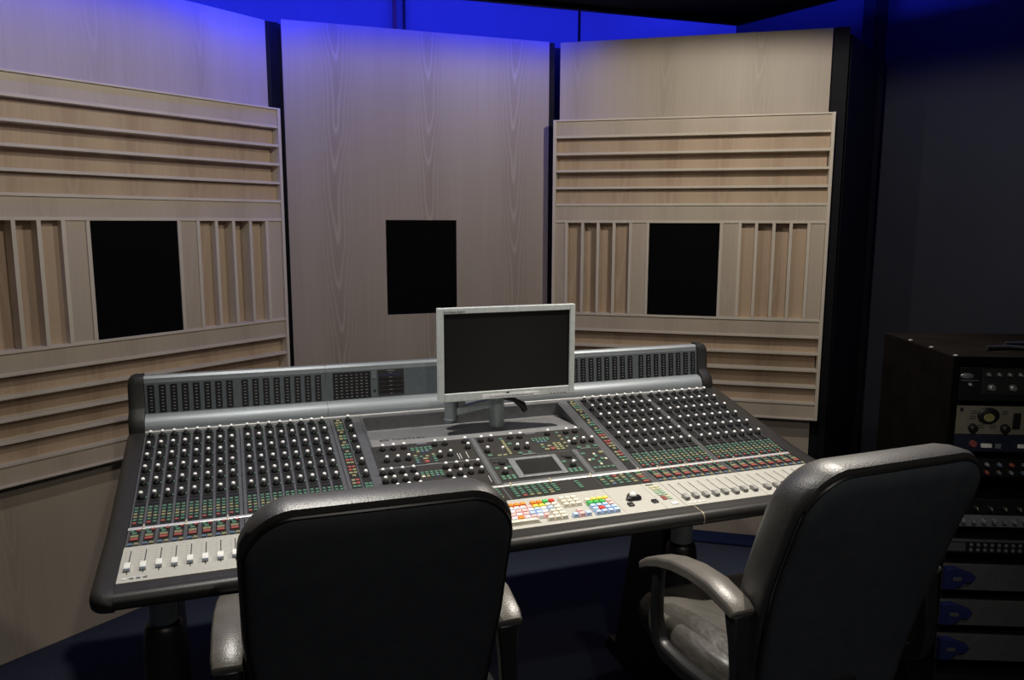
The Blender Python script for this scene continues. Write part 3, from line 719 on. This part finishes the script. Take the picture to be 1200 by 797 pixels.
mg.build('timecode_display', ['console_dark', 'rack_navy', 'segment_grey', 'meter_black'], b, ORG, smooth=0)
mg = MB()
for q in range(4): on_face(mg, 0.657, 0.670, 0.1005+q*0.0058, 0.1045+q*0.0058, 0.0016, 0)
on_face(mg, 0.662, 0.668, 0.056, 0.062, 0.0016, 1)
mg.build('talkback_slots', ['segment_grey', 'meter_black'], b, ORG, smooth=0)
for s in (-1, 1):
    x_in = XL-0.0005 if s < 0 else XR+0.0005
    rings = []
    prof = [(0.030,-0.06),(0.024,0.004),(0.036,0.034),(0.062,0.048),(0.070,0.06),(0.076,0.125),(0.080,0.143),(0.092,0.152),(0.120,0.152),(0.153,0.112),(0.166,0.02),(0.166,-0.06)]
    cy, cz = 0.10, 0.045
    for dx, sc in ((0, 1.0), (0.022, 1.0), (0.034, 0.97), (0.041, 0.90), (0.044, 0.80)):
        rings.append([(x_in + s*dx, cy+(y-cy)*sc, cz+(z-cz)*sc) for y, z in prof])
    MB().loft(rings).build('end_cap', 'padding', con, ORG, smooth=50)
# --- legs
for x, y in ((0.050, -0.50), (1.475, -0.50)):
    g = MB(); g.lathe([(0.032,-0.21),(0.032,-0.36)], (x, y, 0), 24, 0)
    lg = g.build('leg_column', 'leg_grey', con, ORG)
    g = MB(); g.lathe([(0.034,-0.34),(0.040,-0.347),(0.043,-0.355),(0.046,-0.375),(0.049,-0.42),(0.054,-0.60),(0.062,-0.84),(0.075,-0.8999)], (x, y, 0), 24, 0)
    g.prism([(-0.03,-0.30),(-0.015,-0.225),(0.40,-0.16),(0.40,-0.26),(0.12,-0.8999),(0.03,-0.8999)], x-0.028, x+0.028, 0) if False else None
    g.hexa([(x-0.035,y-0.10,-0.8999),(x+0.035,y-0.10,-0.8999),(x+0.035,y+0.42,-0.8999),(x-0.035,y+0.42,-0.8999)], [(x-0.03,y-0.08,-0.85),(x+0.03,y-0.08,-0.85),(x+0.03,y+0.40,-0.85),(x-0.03,y+0.40,-0.85)])
    g.build('leg_base', 'black_plastic', con, ORG, smooth=50)
    MB().hexa([(x-0.035,y+0.03,-0.8999),(x+0.035,y+0.03,-0.8999),(x+0.035,y+0.36,-0.8999),(x-0.035,y+0.36,-0.8999)], [(x-0.028,y+0.06,-0.20),(x+0.028,y+0.06,-0.20),(x+0.028,y+0.20,-0.16),(x-0.028,y+0.20,-0.16)]).build('leg_bracket', 'black_plastic', con, ORG, smooth=0, bevel=0.006)

# ------------------------------------------------------------------ monitor on its arm
mx0, mx1, mz0, mz1, my = 0.8215, 1.2745, 0.0545, 0.3455, -0.150
mo = (1.05, -0.05, tz)
mon = thing('computer_monitor', 'silver framed flat computer monitor with dark screen on a jointed arm above the console', 'monitor', (1.05, -0.05, tz+Z0))
mb = MB(); bw = 0.0185
mb.box(mx0, mx0+bw, my, my+0.022, mz0, mz1); mb.box(mx1-bw, mx1, my, my+0.022, mz0, mz1)
mb.box(mx0+bw, mx1-bw, my, my+0.022, mz1-bw, mz1); mb.box(mx0+bw, mx1-bw, my, my+0.022, mz0, mz0+0.0265)
bz = mb.build('bezel', 'bezel_silver', mon, mo, smooth=0, bevel=0.002)
MB().box(mx0+bw, mx1-bw, my+0.004, my+0.018, mz0+0.0265, mz1-bw).build('screen', 'screen_black', mon, mo, smooth=0)
MB().loft([[(x*1.0, y, z) for x, y, z in ((mx0+i, my+0.022+d, mz0+i),(mx1-i, my+0.022+d, mz0+i),(mx1-i, my+0.022+d, mz1-i),(mx0+i, my+0.022+d, mz1-i))] for i, d in ((0.002,0),(0.006,0.012),(0.05,0.03))]).build('back_shell', 'bezel_silver', mon, mo, smooth=0)
MB().box(0.962, 1.152, my-0.0012, my, mz0+0.003, mz0+0.0155).build('paper_label', 'label_paper', mon, mo, smooth=0)['label'] = 'white paper strip stuck under the screen'
lm = MB()
for k in range(26): lm.box(0.985+k*0.0057, 0.985+k*0.0057+random.uniform(.002,.0045), my-0.0018, my-0.0012, mz0+0.0075, mz0+0.0100)
lm.build('label_print', 'segment_grey', mon, mo, smooth=0)
MB().box(1.040, 1.050, my-0.0016, my, mz0+0.0165, mz0+0.0205).build('badge', 'marking_dark', mon, mo, smooth=0)
MT = Matrix.Translation(Vector((mx0+0.018-mo[0], my-mo[1]-0.0003, mz1-0.0145-mo[2]))) @ Matrix.Rotation(R(90), 4, 'X')
text('lettering', 'SyncMaster 931BW', 0.0085, 'segment_grey', mon, MT)
for k in range(5): MB().box(1.19+k*0.012, 1.196+k*0.012, my-0.001, my, mz0+0.004, mz0+0.0065).build('front_button', 'segment_grey', mon, mo, smooth=0)
# arm: base post on the tray, joint post, link, head
a = MB(); a.lathe([(0.026,tz),(0.026,tz+0.010),(0.0245,tz+0.012),(0.0245,0.060)], (1.040,-0.055,0), 24); a.build('arm_base', 'leg_grey', mon, mo)
a = MB(); a.lathe([(0.020,-0.034),(0.0225,-0.030),(0.0225,-0.0215),(0.0205,-0.0205),(0.0205,0.095)], (0.885,-0.055,0), 24); a.box(0.9065,0.930,-0.064,-0.046,-0.018,0.06); a.build('arm_joint', 'silver', mon, mo)
a = MB(); a.hexa([(0.90,-0.066,-0.012),(1.05,-0.066,0.012),(1.05,-0.040,0.012),(0.90,-0.040,-0.012)], [(0.90,-0.066,0.014),(1.05,-0.066,0.040),(1.05,-0.040,0.040),(0.90,-0.040,0.014)]); a.build('arm_link', 'leg_grey', mon, mo, smooth=0, bevel=0.003)
a = MB(); a.hexa([(0.875,-0.075,0.095),(1.05,-0.115,0.095),(1.05,-0.090,0.095),(0.890,-0.050,0.095)], [(0.875,-0.075,0.125),(1.05,-0.115,0.20),(1.05,-0.090,0.20),(0.890,-0.050,0.125)]); a.box(0.99,1.09,-0.1005,-0.09,0.12,0.22); a.build('arm_head', 'leg_grey', mon, mo, smooth=0, bevel=0.003)
MB().tube([(1.03,-0.12,0.07),(1.05,-0.11,0.045),(1.085,-0.10,0.035),(1.115,-0.095,0.015),(1.125,-0.09,-0.005)], [0.006,0.006,0.008,0.012,0.010], 10).build('cable', 'black_plastic', mon, mo)

# ------------------------------------------------------------------ office chairs
def outline(w_fn, h0, h1, rad, n=10):
    pts = []
    # right side up, top, left side down, bottom (x, h)
    hs = [h0 + rad*0.7 + (h1-rad-h0-rad*0.7)*k/8 for k in range(9)]
    for k in range(n): a = R(-90 + 90*k/n); pts.append((w_fn(h0+rad*.7) - rad*0.7 + rad*0.7*math.cos(a), h0 + rad*0.7 + rad*0.7*math.sin(a)))
    for h_ in hs[:-1]: pts.append((w_fn(h_), h_))
    for k in range(n+1): a = R(90*k/n); pts.append((w_fn(h1) - rad + rad*math.cos(a), h1 - rad + rad*math.sin(a)))
    L_ = [(-x, y) for x, y in pts[::-1]]
    return pts + L_
def back_y(h_):      # reclined, curved back: y of the rear face as a function of height
    q = max(0, h_-0.50)
    return -0.185 - 0.10*(q/0.55)**1.0 - 0.075*(q/0.55)**2
def shaped(ol, layers, crown=0.0):
    cx, ch = 0, sum(p[1] for p in ol)/len(ol)
    hmin = min(p[1] for p in ol); hmax = max(p[1] for p in ol)
    rings = []
    for ins, yo in layers:
        ring = []
        for x, h_ in ol:
            sx = max(0.0, 1 - ins/0.23); sh = max(0.0, 1 - ins/((hmax-hmin)/2))
            X, H = x*sx, (hmin+hmax)/2 + (h_-(hmin+hmax)/2)*sh
            top = max(0.0, (H-(hmax-0.16))/0.16)
            ring.append((X, back_y(H) + yo - 0.0*top, H + crown*(1-(x/0.24)**2)*top))
        rings.append(ring)
    return rings
def make_chair(label):
    t = thing('office_chair', label, 'chair', (0,0,0), 0, 'black leather office chairs at the console')
    wf = lambda h_: 0.210 + 0.027*min(1, max(0, (h_-0.50)/0.28))**0.8
    ol = outline(wf, 0.425, 1.045, 0.085)
    lay = [(0.10,0.026),(0.016,0.022),(0.004,0.028),(0.0,0.042),(0.0,0.075),(0.004,0.100),(0.016,0.120),(0.05,0.135),(0.14,0.145),(0.21,0.146)]
    MB().loft(shaped(ol, lay, 0.014)).build('backrest', 'leather', t, smooth=60)
    ol2 = outline(lambda h_: wf(h_)-0.011, 0.436, 1.024, 0.080)
    MB().loft(shaped(ol2, [(0.20,-0.006),(0.10,-0.004),(0.03,0.001),(0.010,0.005),(0.0,0.013),(0.0,0.024)], 0.014)).build('back_panel', 'shell_leather', t, smooth=60)
    pp = [(x, back_y(h_)+0.018, h_+0.014*(1-(x/0.24)**2)*max(0,(h_-(1.027-0.16))/0.16)) for x, h_ in outline(lambda h_: wf(h_)-0.008, 0.433, 1.027, 0.081)]
    MB().tube(pp+[pp[0]], 0.0035, 6).build('piping', 'piping', t)
    # seat: padded slab with a waterfall front
    so = []
    for k in range(40):
        a = 2*math.pi*k/40; c_, s_ = math.cos(a), math.sin(a)
        so.append((0.245*math.copysign(abs(c_)**0.4, c_), 0.075+0.245*math.copysign(abs(s_)**0.4, s_)))
    rings = []
    for sc, z in ((0.86,0.450),(0.97,0.460),(1.0,0.49),(0.99,0.524),(0.94,0.546),(0.80,0.557),(0.5,0.552),(0.2,0.548),(0.03,0.547)):
        rings.append([(x*sc, 0.075+(y-0.075)*sc, z - (0.03*max(0,(y-0.21)/0.12)**2 if z > 0.49 and y > 0.21 else 0)) for x, y in so])
    MB().loft(rings).build('seat', 'seat_leather', t, smooth=60)
    MB().box(-0.20,0.20,-0.16,0.26,0.415,0.456).build('seat_pan', 'black_plastic', t, smooth=0, bevel=0.01)
    for s in (-1, 1):
        x0 = s*0.263
        def strip(path, wid, th, name, mat, bev=0.004):
            rings = []
            Pp = [Vector(p) for p in path]
            for i, p in enumerate(Pp):
                d = (Pp[min(i+1,len(Pp)-1)] - Pp[max(i-1,0)]).normalized(); nrm = Vector((-d.y, d.x))
                w_ = wid[i] if isinstance(wid, list) else wid; h_ = th[i] if isinstance(th, list) else th
                a_, b_ = p + nrm*h_/2, p - nrm*h_/2
                rings.append([(x0-w_/2, a_.x, a_.y), (x0-w_/2+0.006, a_.x+nrm.x*0.004, a_.y+nrm.y*0.004), (x0+w_/2-0.006, a_.x+nrm.x*0.004, a_.y+nrm.y*0.004), (x0+w_/2, a_.x, a_.y), (x0+w_/2, b_.x, b_.y), (x0-w_/2, b_.x, b_.y)])
            return MB().loft(rings).build(name, mat, t, smooth=50, bevel=bev)
        top = [(-0.190,0.712),(-0.170,0.722),(-0.10,0.736),(-0.03,0.735),(0.04,0.724),(0.10,0.706),(0.15,0.684),(0.185,0.662),(0.198,0.652)]
        strip(top, [0.056,0.060,0.060,0.058,0.054,0.050,0.045,0.036,0.022], [0.016,0.022,0.024,0.024,0.024,0.022,0.020,0.016,0.008], 'arm_pad', 'arm_leather')
        fr = [(-0.172,0.710),(-0.182,0.64),(-0.188,0.57),(-0.175,0.515),(-0.13,0.492),(0.0,0.482),(0.08,0.484),(0.112,0.500),(0.128,0.56),(0.128,0.62),(0.122,0.690)]
        strip(fr, [0.044,0.036,0.032,0.032,0.034,0.036,0.034,0.032,0.028,0.026,0.026], [0.034,0.032,0.032,0.034,0.034,0.034,0.034,0.032,0.026,0.024,0.022], 'arm_frame', 'black_plastic', 0.006)
        MB().box(min(s*0.195, s*0.256), max(s*0.195, s*0.256), -0.10, 0.06, 0.446, 0.470).build('arm_bracket', 'black_plastic', t, smooth=0, bevel=0.004)
    MB().hexa([(-0.05,-0.24,0.36),(0.05,-0.24,0.36),(0.05,-0.06,0.37),(-0.05,-0.06,0.37)], [(-0.045,-0.200,0.52),(0.045,-0.200,0.52),(0.05,-0.06,0.41),(-0.05,-0.06,0.41)]).build('back_bracket', 'black_plastic', t, smooth=0, bevel=0.006)
    MB().lathe([(0.028,0.09),(0.028,0.24),(0.020,0.241),(0.020,0.375)], seg=16).build('gas_lift', 'black_plastic', t)
    for k in range(5):
        a = R(90+72*k+18); c_, s_ = math.cos(a), math.sin(a); u = Vector((c_, s_, 0)); v = Vector((-s_, c_, 0))
        lo = [u*0.02+v*-0.03+Vector((0,0,0.075)), u*0.30+v*-0.016+Vector((0,0,0.062)), u*0.30+v*0.016+Vector((0,0,0.062)), u*0.02+v*0.03+Vector((0,0,0.075))]
        hi = [u*0.02+v*-0.026+Vector((0,0,0.118)), u*0.30+v*-0.012+Vector((0,0,0.084)), u*0.30+v*0.012+Vector((0,0,0.084)), u*0.02+v*0.026+Vector((0,0,0.118))]
        MB().hexa(lo, hi).build('base_leg', 'black_plastic', t, smooth=0, bevel=0.004)
        cs_ = MB()
        for off in (-0.011, 0.011):
            ring = []
            for w_ in (-0.007, 0.007):
                ring.append([tuple(u*0.285 + v*(off+w_) + Vector((0,0,0.028)) + (u*math.cos(q*math.pi/8) + Vector((0,0,1))*math.sin(q*math.pi/8))*0.027) for q in range(16)])
            cs_.loft(ring)
        cs_.tube([tuple(u*0.285+Vector((0,0,0.03))), tuple(u*0.285+Vector((0,0,0.066)))], 0.007, 8)
        cs_.build('caster', 'black_plastic', t)
    return t
c1 = make_chair('black leather office chair nearest the camera, in front of the left end of the console')
c2 = make_chair('black leather office chair on the right, between the console and the equipment rack')
c1.location = (0.468, -0.865, 0); c1.rotation_euler = (0,0,R(-1))
c2.location = (1.446, -0.985, 0); c2.rotation_euler = (0,0,R(2))

# ------------------------------------------------------------------ equipment rack and its units
RX, RY, RA = 1.968, -0.958, R(-23.5)
rk = thing('equipment_rack', 'black wooden equipment rack cabinet full of studio gear by the dark right wall', 'rack', (RX, RY, 0), RA)
RW, RD, RH = 0.535, 0.44, 1.168
MB().box(0, 0.018, 0, RD, 0, RH).build('side_board', 'rack_black', rk, smooth=0, bevel=0.002)
MB().box(RW-0.018, RW, 0, RD, 0, RH).build('side_board', 'rack_black', rk, smooth=0, bevel=0.002)
MB().box(0.0181, RW-0.0181, 0, RD, RH-0.025, RH).build('top_board', 'rack_black', rk, smooth=0, bevel=0.002)
MB().box(0.0181, RW-0.0181, 0, RD, 0, 0.06).build('bottom_board', 'rack_black', rk, smooth=0)
MB().box(0.0181, RW-0.0181, RD-0.012, RD, 0.061, RH-0.026).build('back_board', 'rack_black', rk, smooth=0)
for y in (0.005, 0.14, 0.27): MB().lathe([(0.006,0),(0.005,0.002),(0.001,0.003)], (0.009, y+0.006, RH), 10).build('stud', 'segment_grey', rk)
for x in (0.0185, RW-0.0305): MB().box(x, x+0.012, 0.013, 0.030, 0.061, RH-0.026).build('rack_rail', 'rack_face_black', rk, smooth=0)
def lp(x, y, z):      # rack-local to world
    c_, s_ = math.cos(RA), math.sin(RA); return (RX + c_*x - s_*y, RY + s_*x + c_*y, z)
def unit(name, label, cat, z0, z1_, mat, depth=0.25, x0=0.019, x1=0.516):
    t = thing(name, label, cat, lp(0.2675, 0.012, z0), RA)
    MB().box(x0-0.2675, x1-0.2675, -0.010, 0.0, 0, z1_-z0).build('face_plate', mat, t, smooth=0, bevel=0.0015)
    MB().box(x0-0.2675+0.016, x1-0.2675-0.016, 0.0005, depth, 0.004, z1_-z0-0.004).build('case', 'rack_face_black', t, smooth=0)
    return t
def rknob(t, x, z, r_, mat, h_=0.016, name='knob', top='knob_grey'):
    MB().lathe([(r_*1.1,0),(r_,0.003),(r_*0.85,h_*0.8),(r_*0.6,h_)], (x-0.2675, -0.010, z), 14, axis='y').build(name, mat, t)
def rbox(t, name, mat, x0, x1, z0, z1_, h_=0.004): return MB().box(x0-0.2675, x1-0.2675, -0.010-h_, -0.0095, z0, z1_).build(name, mat, t, smooth=0, bevel=min(0.001, h_/3))
u = unit('preamp_unit', 'black rack unit with rows of small silver knobs and oval badge, topmost in rack', 'audio unit', 1.052, 1.140, 'rack_face_black')
MB().lathe([(0.0165,0),(0.0165,0.002),(0.014,0.003)], (0.036-0.2675, -0.010, 0.0655), 20, axis='y', sx=1, sy=0.42).build('badge', 'rack_silver', u)
rbox(u, 'badge_line', 'segment_grey', 0.022, 0.066, 0.0525, 0.0545, 0.001)
rknob(u, 0.046, 0.043, 0.005, 'rack_silver', 0.008)
rbox(u, 'control_window', 'console_dark', 0.074, 0.40, 0.018, 0.084, 0.003)
for i in range(12):
    rknob(u, 0.088+i*0.026, 0.070, 0.0055, 'rack_silver', 0.012)
    if i % 2 == 0: rknob(u, 0.098+i*0.026, 0.036, 0.0095, 'rack_silver', 0.014)
u = unit('compressor_unit', 'cream faced rack unit with round meter and black knobs, below the topmost unit', 'audio unit', 0.964, 1.038, 'rack_cream')
MB().lathe([(0.027,0),(0.027,0.004),(0.024,0.006)], (0.098-0.2675, -0.010, 0.050), 24, axis='y', sy=0.8).build('meter', 'knob_black', u)
MB().lathe([(0.014,0.005),(0.013,0.0075)], (0.098-0.2675, -0.010, 0.046), 18, axis='y', sy=0.8).build('meter_dial', 'vu_yellow', u)
for x in (0.062, 0.142, 0.30, 0.42): rknob(u, x, 0.017, 0.011, 'knob_black')
rbox(u, 'meter_window', 'knob_black', 0.160, 0.178, 0.016, 0.058); rbox(u, 'handle_bar', 'knob_black', 0.027, 0.034, 0.062, 0.070)
mk = MB()
for (x, z) in ((0.062,0.054),(0.060,0.040),(0.082,0.017),(0.112,0.017),(0.140,0.054),(0.24,0.05),(0.34,0.05)): 
    for q in range(2): mk.box(x-0.2675-0.008, x-0.2675+0.008, -0.0106, -0.010, z+q*0.006, z+q*0.006+0.0025)
mk.build('panel_markings', 'marking_dark', u, smooth=0, kind='stuff')
for x in (0.22, 0.37): MB().lathe([(0.024,0),(0.024,0.004),(0.021,0.006)], (x-0.2675, -0.010, 0.046), 20, axis='y', sy=0.8).build('meter', 'knob_black', u)
u = unit('patch_unit', 'navy rack unit with a red button and white keys, under the cream unit', 'audio unit', 0.918, 0.962, 'rack_navy')
MB().lathe([(0.009,0),(0.008,0.006)], (0.066-0.2675, -0.010, 0.021), 14, axis='y').build('button', 'btn_red', u)['label'] = 'red button'
for x in (0.086, 0.178, 0.27, 0.36): rbox(u, 'key', 'white_plastic', x, x+0.026, 0.012, 0.022, 0.006)
for x in (0.120, 0.212, 0.30): rbox(u, 'key', 'segment_grey', x, x+0.015, 0.010, 0.022, 0.006)
u = unit('mixer_unit', 'black rack unit with two rows of tiny coloured knobs, beside the right chair top', 'audio unit', 0.850, 0.898, 'rack_face_black')
for i in range(15):
    for q in range(2): rknob(u, 0.045+i*0.0305, 0.013+q*0.021, 0.0055, ('rack_silver', 'btn_blue', 'btn_red', 'knob_grey')[(i+2*q) % 4], 0.011)
u = unit('equaliser_unit', 'black and silver rack unit with textured lower panel and bright slanted glints built as gold slivers', 'audio unit', 0.712, 0.790, 'rack_face_black')
rbox(u, 'lower_strip', 'rack_silver', 0.020, 0.514, 0.003, 0.034, 0.002)
for i in range(18):
    rknob(u, 0.034+i*0.026, 0.018, 0.008, 'knob_grey', 0.014)
for i in range(12): rknob(u, 0.052+i*0.036, 0.054, 0.0075, 'knob_black', 0.014)
for i in range(12): MB().hexa([((0.050+i*0.036)-0.2675,-0.0255,0.052),((0.053+i*0.036)-0.2675,-0.0255,0.052),((0.053+i*0.036)-0.2675,-0.0245,0.052),((0.050+i*0.036)-0.2675,-0.0245,0.052)], [((0.047+i*0.036)-0.2675,-0.0255,0.061),((0.050+i*0.036)-0.2675,-0.0255,0.061),((0.050+i*0.036)-0.2675,-0.0245,0.061),((0.047+i*0.036)-0.2675,-0.0245,0.061)]).build('glint_sliver', 'gold', u, smooth=0)  # gold slivers stand for glints of light on the unit
u = unit('patch_bay', 'black rack patch bay with pale top edge and grey label at left', 'patch bay', 0.640, 0.680, 'rack_face_black')
rbox(u, 'top_strip', 'rack_grey', 0.019, 0.516, 0.033, 0.040, 0.006); rbox(u, 'label_plate', 'rack_grey', 0.020, 0.072, 0.006, 0.030, 0.001)
mk = MB()
for i in range(24):
    for q in range(2): mk.lathe([(0.0048,0),(0.0048,0.002),(0.003,0.0025)], (0.086+i*0.0178-0.2675, -0.010, 0.010+q*0.014), 8, axis='y')
mk.build('socket_rows', 'knob_grey', u, smooth=0, kind='stuff')
for k, (za, zb_, w_) in enumerate(((0.536, 0.608, 'upper'), (0.436, 0.507, 'middle'), (0.336, 0.409, 'lower'))):
    u = unit('audio_interface', 'grey rack unit with a blue fin at its left end, %s of the three' % w_, 'audio unit', za, zb_, 'rack_grey')
    u['group'] = 'grey rack units with blue fins'
    prof = [(0.020,0.004),(0.020,0.066),(0.048,0.068),(0.070,0.058),(0.094,0.050),(0.102,0.040),(0.096,0.028),(0.076,0.026),(0.066,0.014),(0.052,0.012),(0.048,0.003)]
    n = len(prof); m_ = MB()
    m_.loft([[(x-0.2675, -0.010-d_, z) for x, z in [(0.055+(a-0.055)*sc, 0.037+(b_-0.037)*sc) for a, b_ in prof]] for d_, sc in ((0,1),(0.010,1),(0.016,0.86))])
    m_.build('blue_fin', 'rack_blue', u, smooth=40)
    rbox(u, 'badge', 'rack_grey', 0.040, 0.062, 0.032, 0.042, 0.0175)
u = unit('power_unit', 'plain black rack unit at the foot of the rack', 'audio unit', 0.20, 0.29, 'rack_face_black')
rknob(u, 0.06, 0.045, 0.012, 'rack_silver')
# things lying on top of the rack
o = MB().tube([(0.13,0.10,RH+0.0068),(0.20,0.12,RH+0.0068),(0.27,0.09,RH+0.0068),(0.34,0.13,RH+0.0068),(0.30,0.19,RH+0.0068),(0.22,0.18,RH+0.0068)], 0.006, 8).build('coiled_cable', 'black_plastic')
o.location = (RX, RY, 0); o.rotation_euler = (0,0,RA); o['label'] = 'short black cable lying on top of the equipment rack'; o['category'] = 'cable'
